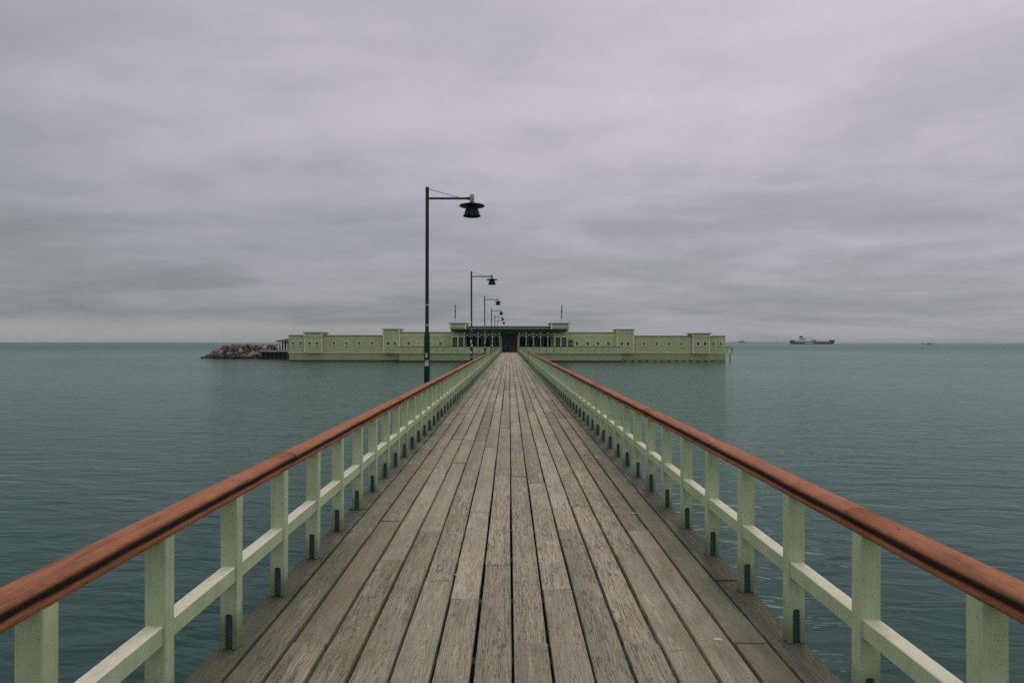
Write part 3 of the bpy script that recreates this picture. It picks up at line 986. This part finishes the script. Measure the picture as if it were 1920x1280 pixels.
# veranda back wall with dark openings
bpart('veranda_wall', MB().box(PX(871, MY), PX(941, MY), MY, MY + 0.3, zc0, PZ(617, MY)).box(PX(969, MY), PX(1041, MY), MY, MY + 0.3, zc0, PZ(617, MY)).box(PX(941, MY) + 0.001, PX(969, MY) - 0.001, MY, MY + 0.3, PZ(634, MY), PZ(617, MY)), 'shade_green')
bpart('veranda_floor', MB().box(PX(872, 104), PX(1040, 104), CY + 0.6, MY - 0.01, TERR_Z + 0.002, TERR_Z + 0.02), 'beam_wood')
for sx in (-1, 1):
    for (a, b2, t0, t1) in ((36, 46, 634, 652), (52, 60, 634, 652), (64, 80, 632, 652), (20, 32, 633, 652)):
        a, b2 = (955 + sx * a, 955 + sx * b2)
        a, b2 = min(a, b2), max(a, b2)
        wo = bpart('glazed_screen', MB().box(PX(a, MY) - 0.07, PX(a, MY), MY - 0.08, MY - 0.002, PZ(t1, MY), PZ(t0, MY)).box(PX(b2, MY), PX(b2, MY) + 0.07, MY - 0.08, MY - 0.002, PZ(t1, MY), PZ(t0, MY)).box(PX(a, MY) - 0.07, PX(b2, MY) + 0.07, MY - 0.079, MY - 0.003, PZ(t0, MY) + 0.001, PZ(t0, MY) + 0.09), 'trim_green')
        bpart('pane', MB().box(PX(a, MY) + 0.002, PX(b2, MY) - 0.002, MY - 0.04, MY - 0.004, PZ(t1, MY), PZ(t0, MY) - 0.002), 'window_dark', wo)
# canopy: dark green, rounded ends
cy0, cy1 = 101.9, 104.19
zt0, zt1 = PZ(616.6, 102), PZ(623.4, 102)
xl, xr = PX(847.5, 102), PX(1062, 102)
prof = [(xl + 0.9, zt1), (xl + 0.35, zt1 + 0.12), (xl + 0.05, zt1 + 0.34), (xl, zt0 - 0.10), (xl + 0.12, zt0), (xr - 0.12, zt0), (xr, zt0 - 0.10), (xr - 0.05, zt1 + 0.34), (xr - 0.35, zt1 + 0.12), (xr - 0.9, zt1)]
bpart('canopy', MB().prism(prof, 'y', cy0, cy1), 'canopy_green')
bpart('veranda_ceiling', MB().box(PX(872, 104), PX(1040, 104), cy1 + 0.003, MY - 0.003, zt1, zt1 + 0.12), 'canopy_green')
# centre towers
for x0, x1 in ((843.5, 873.5), (1033.5, 1067)):
    Y = 103.0
    X0, X1 = PX(x0, Y), PX(x1, Y)
    z1 = PZ(605.8, Y)
    t = bpart('tower', MB().box(X0, X1, Y + 1.25, Y + 5.5, TERR_Z, z1 - 0.06), 'clapboard')
    bpart('parapet', MB().box(X0, X1, Y, Y + 1.2, zt0 + 0.02, z1 - 0.07), 'clapboard', t)
    bpart('cornice', MB().box(X0 - 0.26, X1 + 0.26, Y - 0.26, Y + 5.6, z1 - 0.055, z1 + 0.07), 'trim_green', t)
    bpart('band', MB().box(X0 - 0.08, X1 + 0.08, Y - 0.09, Y - 0.002, PZ(612.4, Y) - 0.05, PZ(612.4, Y) + 0.05), 'trim_cream', t)
    for xx in (X0 + 0.05, X1 - 0.05):
        bpart('console', MB().box(xx - 0.13, xx + 0.13, Y - 0.2, Y - 0.092, PZ(616.8, Y), z1 - 0.06), 'trim_cream', t)
    # bay with windows under the canopy
    a, b2 = (846.5, 870.5) if x0 < 900 else (1040, 1064)
    BY = 102.7
    bay = bpart('bay', MB().box(PX(a, BY), PX(b2, BY), BY, BY + 1.5, TERR_Z + 0.003, PZ(623.2, BY)), 'trim_green')
    m0 = (a + b2) / 2
    for (wa, wb) in ((a + 1.6, m0 - 1.2), (m0 + 1.2, b2 - 1.6)):
        wo = bpart('window', MB().box(PX(wa, BY) - 0.08, PX(wa, BY), BY - 0.07, BY - 0.002, PZ(649.5, BY), PZ(631.4, BY)).box(PX(wb, BY), PX(wb, BY) + 0.08, BY - 0.07, BY - 0.002, PZ(649.5, BY), PZ(631.4, BY)).box(PX(wa, BY) + 0.001, PX(wb, BY) - 0.001, BY - 0.068, BY - 0.003, PZ(632.2, BY), PZ(631.4, BY) - 0.001), 'trim_cream')
        bpart('pane', MB().box(PX(wa, BY) + 0.001, PX(wb, BY) - 0.001, BY - 0.02, BY - 0.003, PZ(649.5, BY), PZ(632.3, BY)), 'window_dark', wo)
        mb = MB()
        for q in (1, 2):
            xx = PX(wa + (wb - wa) * q / 3, BY)
            mb.box(xx - 0.018, xx + 0.018, BY - 0.045, BY - 0.021, PZ(649.5, BY), PZ(632.3, BY))
        for q in (1, 2, 3):
            zz = PZ(632.3 + 17 * q / 4, BY)
            mb.box(PX(wa, BY), PX(wb, BY), BY - 0.05, BY - 0.024, zz - 0.018, zz + 0.018)
        bpart('sash_bar', mb, 'trim_green', wo)
# veranda columns and cross bracing
KY = 102.05
cols = [18, 31.5, 45, 58.5, 72, 84.5]
zcap, zbr = PZ(623.5, KY), PZ(631.5, KY)
for sx in (-1, 1):
    for i, c_ in enumerate(cols):
        x = PX(955 + sx * c_, KY)
        bpart('column', MB().cbox(x - 0.07, x + 0.07, KY - 0.07, KY + 0.07, TERR_Z + 0.001, zcap, 0.012), 'trim_green')
        if i < len(cols) - 1:
            x2 = PX(955 + sx * cols[i + 1], KY)
            xa, xb = sorted((x, x2))
            bpart('cross_brace', MB().bar((xa + 0.08, KY - 0.03, zbr), (xb - 0.08, KY - 0.03, zcap - 0.03), 0.07).bar((xa + 0.08, KY + 0.045, zcap - 0.03), (xb - 0.08, KY + 0.045, zbr), 0.07), 'trim_green')
# doorway with arch, two leaves
DY = 104.6
fr = bpart('door_frame', MB().box(PX(938.6, DY), PX(941.4, DY), DY - 0.15, DY + 0.15, TERR_Z + 0.003, PZ(631, DY)).box(PX(969.2, DY), PX(972, DY), DY - 0.15, DY + 0.15, TERR_Z + 0.003, PZ(631, DY)), 'trim_green')
mb = MB()
cxr = PX(955.3, DY)
rad = PX(971, DY) - cxr
z0_ = PZ(632.5, DY)
pts = [(cxr + rad * math.cos(t), DY, z0_ + rad * 0.52 * math.sin(t)) for t in [math.pi * q / 14 for q in range(15)]]
for p_, q_ in zip(pts[:-1], pts[1:]):
    mb.bar(p_, q_, 0.12, 0.09)
bpart('arch', mb, 'trim_green', fr)
bpart('fanlight', MB().prism([(p_[0] * 1.0, p_[2] - 0.06) for p_ in pts][::-1], 'y', DY + 0.1, DY + 0.14), 'door_dark', fr)
dr = bpart('door', MB().box(PX(941.5, DY), PX(954.2, DY), DY + 0.3, DY + 0.36, TERR_Z + 0.02, PZ(632, DY)), 'door_dark', label='dark left door leaf with a blue poster')
bpart('poster', MB().box(PX(945, DY), PX(950.5, DY), DY + 0.27, DY + 0.298, PZ(655.5, DY), PZ(645.5, DY)), 'poster_blue', dr)
dr = bpart('door', MB().box(PX(956.3, DY), PX(969.2, DY), DY + 0.3, DY + 0.36, TERR_Z + 0.02, PZ(632, DY)), 'door_dark', label='dark right door leaf')
bpart('kick_panel', MB().box(PX(957.2, DY), PX(968, DY), DY + 0.27, DY + 0.298, PZ(659, DY), PZ(652, DY)), 'door_red', dr)
bpart('door_post', MB().box(PX(954.3, DY), PX(956.2, DY), DY + 0.2, DY + 0.4, TERR_Z + 0.02, PZ(636, DY)), 'door_red', label='red post between the door leaves')
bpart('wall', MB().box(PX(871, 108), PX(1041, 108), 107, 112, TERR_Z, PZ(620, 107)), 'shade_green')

# landing at the right end
LY = 105.5
lp = bpart('landing', MB().box(PX(1360.8, LY), PX(1374, LY), LY - 0.3, LY + 2, PZ(661.6, LY), PZ(660.6, LY)), 'trim_green')
mb = MB()
mb.bar((PX(1361, LY), LY, PZ(650.8, LY)), (PX(1374, LY), LY, PZ(650.8, LY)), 0.08).bar((PX(1363.6, LY), LY, PZ(650.8, LY) - 0.04), (PX(1363.6, LY), LY, PZ(660.6, LY)), 0.07).bar((PX(1373.6, LY), LY, PZ(650.8, LY) - 0.04), (PX(1373.6, LY), LY, PZ(660.6, LY)), 0.09)
bpart('hand_rail', mb, 'canopy_green', lp)
bpart('pile', MB().bar((PX(1370.3, LY), LY + 0.2, PZ(661.7, LY)), (PX(1370.3, LY), LY + 0.2, WATER_Z - 0.5), 0.11), 'pile_wood', lp)

# things on and by the bath house
nb = thing('notice_board', 'small dark notice board with a white sheet beside the right centre windows', 'notice board', (PX(1070, 104.3), 104.3, PZ(650, 104.3)))
obj('board', MB().box(-0.28, 0.28, 0, 0.06, 0.0, 1.2).box(-0.36, -0.285, -0.02, 0.08, -1.0, 1.25).box(0.285, 0.36, -0.02, 0.08, -1.0, 1.25), 'board_brown', nb)
obj('sheet', MB().box(-0.08, 0.16, -0.012, -0.002, 0.35, 0.60), 'sticker_white', nb)
for px, lean, lab in ((853, 0.0, 'flagpole with a furled flag above the left centre tower'), (1051.5, 0.05, 'leaning flagpole with a furled flag above the right centre tower')):
    Y = 106.0
    z0_, z1 = PZ(606, Y), PZ(570, Y)
    fp = thing('flagpole', lab, 'flagpole', (PX(px, Y), Y, z0_), 'flagpoles on the roof')
    fp.rotation_euler = (0, lean, 0)
    obj('pole', MB().tube((0, 0, 0), (0, 0, z1 - z0_), 0.035, 8, 0, 0.022), 'pole_white', fp)
    mb = MB()
    H = (z1 - z0_)
    prof_ = [(0.02, 0.22), (0.09, 0.30), (0.07, 0.50), (0.12, 0.62), (0.06, 0.80), (0.11, 0.90), (0.03, 0.97)]
    mb.lathe([(r_, H * q) for r_, q in prof_], 8, 0.05, 0)
    obj('furled_flag', mb, 'flag_cloth', fp)

# ------------------------------------------------------------------ jetty and pavilion behind the left end
JY = 118.0
jt = thing('jetty', 'low jetty with a pale edge between the rocks and the bath house', 'jetty', (PX(515, JY), JY, 0))


def jpart(name, mb, mat, root, parent=None):
    o = obj(name, mb, mat, parent or root)
    if parent is None:
        o.location = -root.location
    return o


jpart('deck', MB().box(PX(488, JY), PX(545, JY), JY, JY + 6, PZ(658.8, JY), PZ(657.2, JY)), 'beam_wood', jt)
jpart('edge_board', MB().box(PX(488, JY), PX(545, JY), JY - 0.06, JY - 0.002, PZ(659.6, JY), PZ(657.4, JY)), 'jetty_white', jt)
jpart('under_shadow', MB().box(PX(490, JY), PX(545, JY), JY + 0.5, JY + 0.7, WATER_Z - 0.4, PZ(659.8, JY)), 'rock_core', jt)  # dark sheet added for the shadow and dark rocks under the jetty
for px in range(491, 545, 8):
    jpart('pile', MB().lathe([(0.15, WATER_Z - 1), (0.15, PZ(659.7, JY))], 8, PX(px, JY), JY + 0.2), 'pile_wood', jt)
rl_z = PZ(650, JY)
pv_ = thing('pavilion', 'small pavilion with dark roof and pale posts behind the left end of the bath house', 'pavilion', (PX(530, JY), JY + 2, PZ(657, JY)))
b = MB()
xa, xb, ya, yb = PX(515, JY), PX(548, JY), JY + 0.6, JY + 5.2
ze, zr = PZ(639.2, JY), PZ(634.8, JY)
b.v += [(xa, ya, ze), (xb, ya, ze), (xb, yb, ze), (xa, yb, ze), (xa + 1.5, (ya + yb) / 2, zr), (xb - 1.0, (ya + yb) / 2, zr), (xa, ya, ze - 0.15), (xb, ya, ze - 0.15), (xb, yb, ze - 0.15), (xa, yb, ze - 0.15)]
for f in ((0, 1, 5, 4), (1, 2, 5), (2, 3, 4, 5), (3, 0, 4), (6, 7, 1, 0), (7, 8, 2, 1), (8, 9, 3, 2), (9, 6, 0, 3), (9, 8, 7, 6)):
    b.face(f)
jpart('roof', b, 'roof_felt', pv_)
for i in range(5):
    x = PX(519.5 + i * 5.2, JY)
    for yy in (JY + 1.0, JY + 4.8):
        jpart('post', MB().box(x - 0.10, x + 0.10, yy - 0.1, yy + 0.1, PZ(657.1, JY), ze - 0.153), 'trim_cream', pv_)
jpart('back_wall', MB().box(PX(521, JY), PX(546, JY), JY + 2.6, JY + 2.7, PZ(657.1, JY), ze - 0.16), 'board_brown', pv_)

# ------------------------------------------------------------------ rock breakwaters


def boulder_mesh(seed):
    import bmesh
    bm = bmesh.new()
    bmesh.ops.create_icosphere(bm, subdivisions=2, radius=0.5)
    rng = random.Random(seed)
    off = Vector((rng.uniform(0, 50), rng.uniform(0, 50), rng.uniform(0, 50)))
    planes = [(Vector((rng.gauss(0, 1), rng.gauss(0, 1), rng.gauss(0, 1))).normalized(), rng.uniform(0.27, 0.40)) for _ in range(9)]
    for v_ in bm.verts:
        p_ = v_.co.copy()
        p_ *= 1 + 0.35 * mnoise.noise(p_ * 1.8 + off)
        for n_, dd in planes:
            q = p_.dot(n_)
            if q > dd:
                p_ -= n_ * (q - dd)
        v_.co = p_
    me = bpy.data.meshes.new('boulder')
    bm.to_mesh(me)
    bm.free()
    return me


BM = []
for i in range(8):
    me = boulder_mesh(i + 20)
    me.materials.append(MATS['rock'])
    BM.append(me)
BO = boulder_mesh(91)
BO.materials.append(MATS['rock_orange'])

bw = thing('breakwater', 'breakwater of heaped boulders in the water left of the bath house', 'breakwater', (-54, 123, WATER_Z))


def ridge(root, xa, xb, yc, height, width, tip, n, rng, size):
    """boulders heaped over a low core; tip = metres over which the left end rises from the water"""
    core = MB()
    ns = 24
    for i in range(ns + 1):
        x = xa + (xb - xa) * i / ns
        h_ = height * 0.8 * min(1.0, ((x - xa) / tip) ** 0.8 if tip else 1.0) + 0.01
        for (q, z) in ((-1, -0.8), (-0.72, h_ * 0.25), (-0.3, h_ * 0.9), (0.3, h_ * 0.9), (0.8, h_ * 0.2), (1, -0.8)):
            core.v.append((x - root.location.x, yc + q * width - root.location.y, z))
    for i in range(ns):
        for j in range(5):
            core.face((i * 6 + j, (i + 1) * 6 + j, (i + 1) * 6 + j + 1, i * 6 + j + 1))
    obj('core', core, 'rock_core', root)
    for i in range(n):
        x = xa + (xb - xa) * rng.random()
        q = rng.uniform(-0.95, 0.45)
        hloc = height * min(1.0, ((x - xa) / tip) ** 0.8 if tip else 1.0)
        s_ = rng.uniform(*size) * (0.75 + 0.25 * hloc / height)
        z = max(-0.15, hloc * (1 - max(0, -q - 0.2) / 0.8) - s_ * 0.28)
        link('boulder', rng.choice(BM), root, (x - root.location.x, yc + q * width - root.location.y, z),
             (rng.uniform(0, 6.3), rng.uniform(0, 6.3), rng.uniform(0, 6.3)), (s_ * rng.uniform(0.9, 1.5), s_ * rng.uniform(0.8, 1.2), s_ * rng.uniform(0.7, 1.1)))


ridge(bw, -62.8, -46.2, 124.2, 2.55, 3.6, 4.2, 270, random.Random(8), (0.6, 1.2))
for (x, y, z, s_) in ((-58.9, 122.2, 0.95, 1.5), (-59.3, 121.6, 1.5, 0.9), (-52.4, 121.9, 0.75, 1.75)):
    o = link('boulder', BO, bw, (x + 54, y - 123, z), (0.4 * x, y, z), (s_ * 1.3, s_, s_ * 0.9))
    o['label'] = 'orange brown boulder'
bw2 = thing('breakwater', 'second dark rock ridge showing behind the jetty, left of the pavilion', 'breakwater', (-62, 152, WATER_Z))
ridge(bw2, -66.5, -56.5, 152, 2.2, 3.0, 0, 70, random.Random(12), (0.7, 1.4))

# ------------------------------------------------------------------ ships, coast
SY = 1500.0
ship = thing('cargo_ship', 'dark teal cargo ship with pale deckhouse far out on the right', 'ship', (PX(1525, SY), SY, WATER_Z))


def spx(px):
    return (px - 1525) * SY / F_PX


def spz(py):
    return PZ(py, SY) - WATER_Z


b = MB()
W2 = 8.5
st = [(spx(1484.3), 0.85), (spx(1488), 1.0), (spx(1552), 1.0), (spx(1560), 0.72), (spx(1564), 0.36), (spx(1567), 0.03)]
bot = [(spx(1484.8), 0.7), (spx(1488), 1.0), (spx(1552), 0.95), (spx(1558), 0.6), (spx(1561), 0.28), (spx(1562.8), 0.02)]
top_z = [spz(640.3)] * 4 + [spz(639.6), spz(639.2)]
for (xt, kt), (xb_, kb), zt in zip(st, bot, top_z):
    b.v += [(xb_, -W2 * kb, -2), (xt, -W2 * kt, zt), (xt, W2 * kt, zt), (xb_, W2 * kb, -2)]
for i in range(5):
    for j in range(3):
        b.face((i * 4 + j, i * 4 + j + 1, (i + 1) * 4 + j + 1, (i + 1) * 4 + j))
b.face((0, 3, 2, 1))
b.face((20, 21, 22, 23))
obj('hull', b, 'hull_teal', ship)
obj('stern_house', MB().box(spx(1484.4), spx(1488.4), -7, 7, spz(640.3) + 0.05, spz(637.2)), 'hull_teal', ship)
obj('forecastle', MB().prism([(spx(1557.5), -6), (spx(1560), -6.0), (spx(1566.6), 0), (spx(1560), 6.0), (spx(1557.5), 6)], 'z', spz(640.3) + 0.06, spz(636.6)), 'hull_teal', ship)
dk_ = obj('deckhouse', MB().box(spx(1488.8), spx(1512), -7.5, 7.5, spz(640.3) + 0.05, spz(638.2)).box(spx(1497), spx(1511), -6.5, 6.5, spz(638.2) + 0.02, spz(635.8)).box(spx(1499.5), spx(1508), -7.2, 7.2, spz(635.8) + 0.02, spz(633.2)), 'ship_white', ship)
obj('wheelhouse_windows', MB().box(spx(1503.2), spx(1507.2), -7.3, 7.3, spz(635.4), spz(634.2)), 'ship_grey', dk_)
obj('funnel', MB().prism([(spx(1500.3), -2.2), (spx(1506.2), -2.2), (spx(1506.2), 2.2), (spx(1500.3), 2.2)], 'z', spz(631.6), spz(629.2)).box(spx(1501), spx(1505.5), -2, 2, spz(633.2), spz(631.6) - 0.02), ['ship_grey'], ship)
obj('side_door', MB().box(spx(1507.5), spx(1523.5), -8.8, -8.52, spz(643.4), spz(641.8)), 'ship_white', ship, label='pale hull panel amidships')
b = MB()
for a, c_, hh in ((1513, 1524, 637.6), (1527, 1533, 637.2), (1535, 1541, 637.8), (1545, 1556, 638.0)):
    b.box(spx(a), spx(c_), -7, 7, spz(640.3) + 0.04, spz(hh + 1.0))
obj('deck_cargo', b, 'ship_white', ship)
obj('hatch', MB().box(spx(1524.5), spx(1529.5), -6.5, 6.5, spz(640.3) + 0.05, spz(636.6)), 'ship_grey', ship)
obj('crane', MB().bar((spx(1512), 0, spz(638)), (spx(1512), 0, spz(632.4)), 0.7).bar((spx(1512), 0, spz(632.4)), (spx(1525), 0, spz(631.8)), 0.6).bar((spx(1525), 0, spz(631.8)), (spx(1525), 0, spz(634)), 0.5), 'ship_grey', ship)
obj('mast', MB().bar((spx(1550), 0, spz(639)), (spx(1550), 0, spz(634)), 0.5), 'ship_grey', ship)

BY_ = 1250.0
bg_ = thing('barge', 'tiny low dark vessel on the water right of the cargo ship', 'boat', (PX(1744, BY_), BY_, WATER_Z))
obj('hull', MB().prism([(-13.5, 0.8), (-12, -0.5), (12, -0.5), (14, 1.0), (6, 0.7)], 'y', -3, 3), 'ship_grey', bg_)
obj('wheelhouse', MB().box(-3, 3, -2, 2, 0.82, 2.1).box(-1, 0.8, -1, 1, 2.11, 2.7), 'ship_grey', bg_)

FY = 7000.0
s2 = thing('distant_ship', 'faint hazy ship on the horizon just right of the bath house', 'ship', (PX(1392, FY), FY, WATER_Z))
u_ = FY / F_PX
obj('hull', MB().prism([(-8 * u_, 1.0), (-7.5 * u_, -2), (8 * u_, -2), (9.5 * u_, 1.4 * u_), (-8 * u_, 1.4 * u_)], 'y', -20, 20), 'ship_grey', s2)
obj('deckhouse', MB().box(-5 * u_, 3 * u_, -15, 15, 1.4 * u_ + 0.1, 3.0 * u_).box(-4 * u_, -1.5 * u_, -15, 15, 3.0 * u_ + 0.1, 4.2 * u_).box(1 * u_, 2 * u_, -8, 8, 3.0 * u_ + 0.1, 4.6 * u_), 'ship_grey', s2)

CYY = 9000.0
b = MB()
rngc = random.Random(2)
xs_ = [PX(1345 + i * 4, CYY) for i in range(48)]
for i, x in enumerate(xs_):
    t = i / 47
    hh = (6 + 9 * mnoise.noise(Vector((i * 0.35, 3.0, 0))) + rngc.uniform(0, 3)) * min(1, t * 5, (1 - t) * 4) + 0.5
    hh = max(0.5, hh + 6 * min(1, t * 5, (1 - t) * 4))
    b.v += [(x, CYY - 200, WATER_Z - 1), (x, CYY, WATER_Z + hh), (x, CYY + 300, WATER_Z - 1)]
for i in range(47):
    for j in range(2):
        b.face((i * 3 + j, (i + 1) * 3 + j, (i + 1) * 3 + j + 1, i * 3 + j + 1))
tag(obj('coast_terrain', b, 'coast_land'), 'faint low coast on the horizon at right', kind='structure')

# ------------------------------------------------------------------ sea air
m = bpy.data.materials.new('haze')
m.use_nodes = True
m.node_tree.nodes.clear()
T = NT(m.node_tree)
pvn = T.n('ShaderNodeVolumePrincipled', i_Color=(0.86, 0.9, 0.92), i_Density=0.00005)
T.n('ShaderNodeOutputMaterial', i_Volume=pvn.outputs[0])
MATS['haze'] = m
tag(obj('haze', MB().box(-9000, 9000, -400, 14000, WATER_Z - 4.0, 48), 'haze'), 'thin sea haze over the water', kind='stuff')
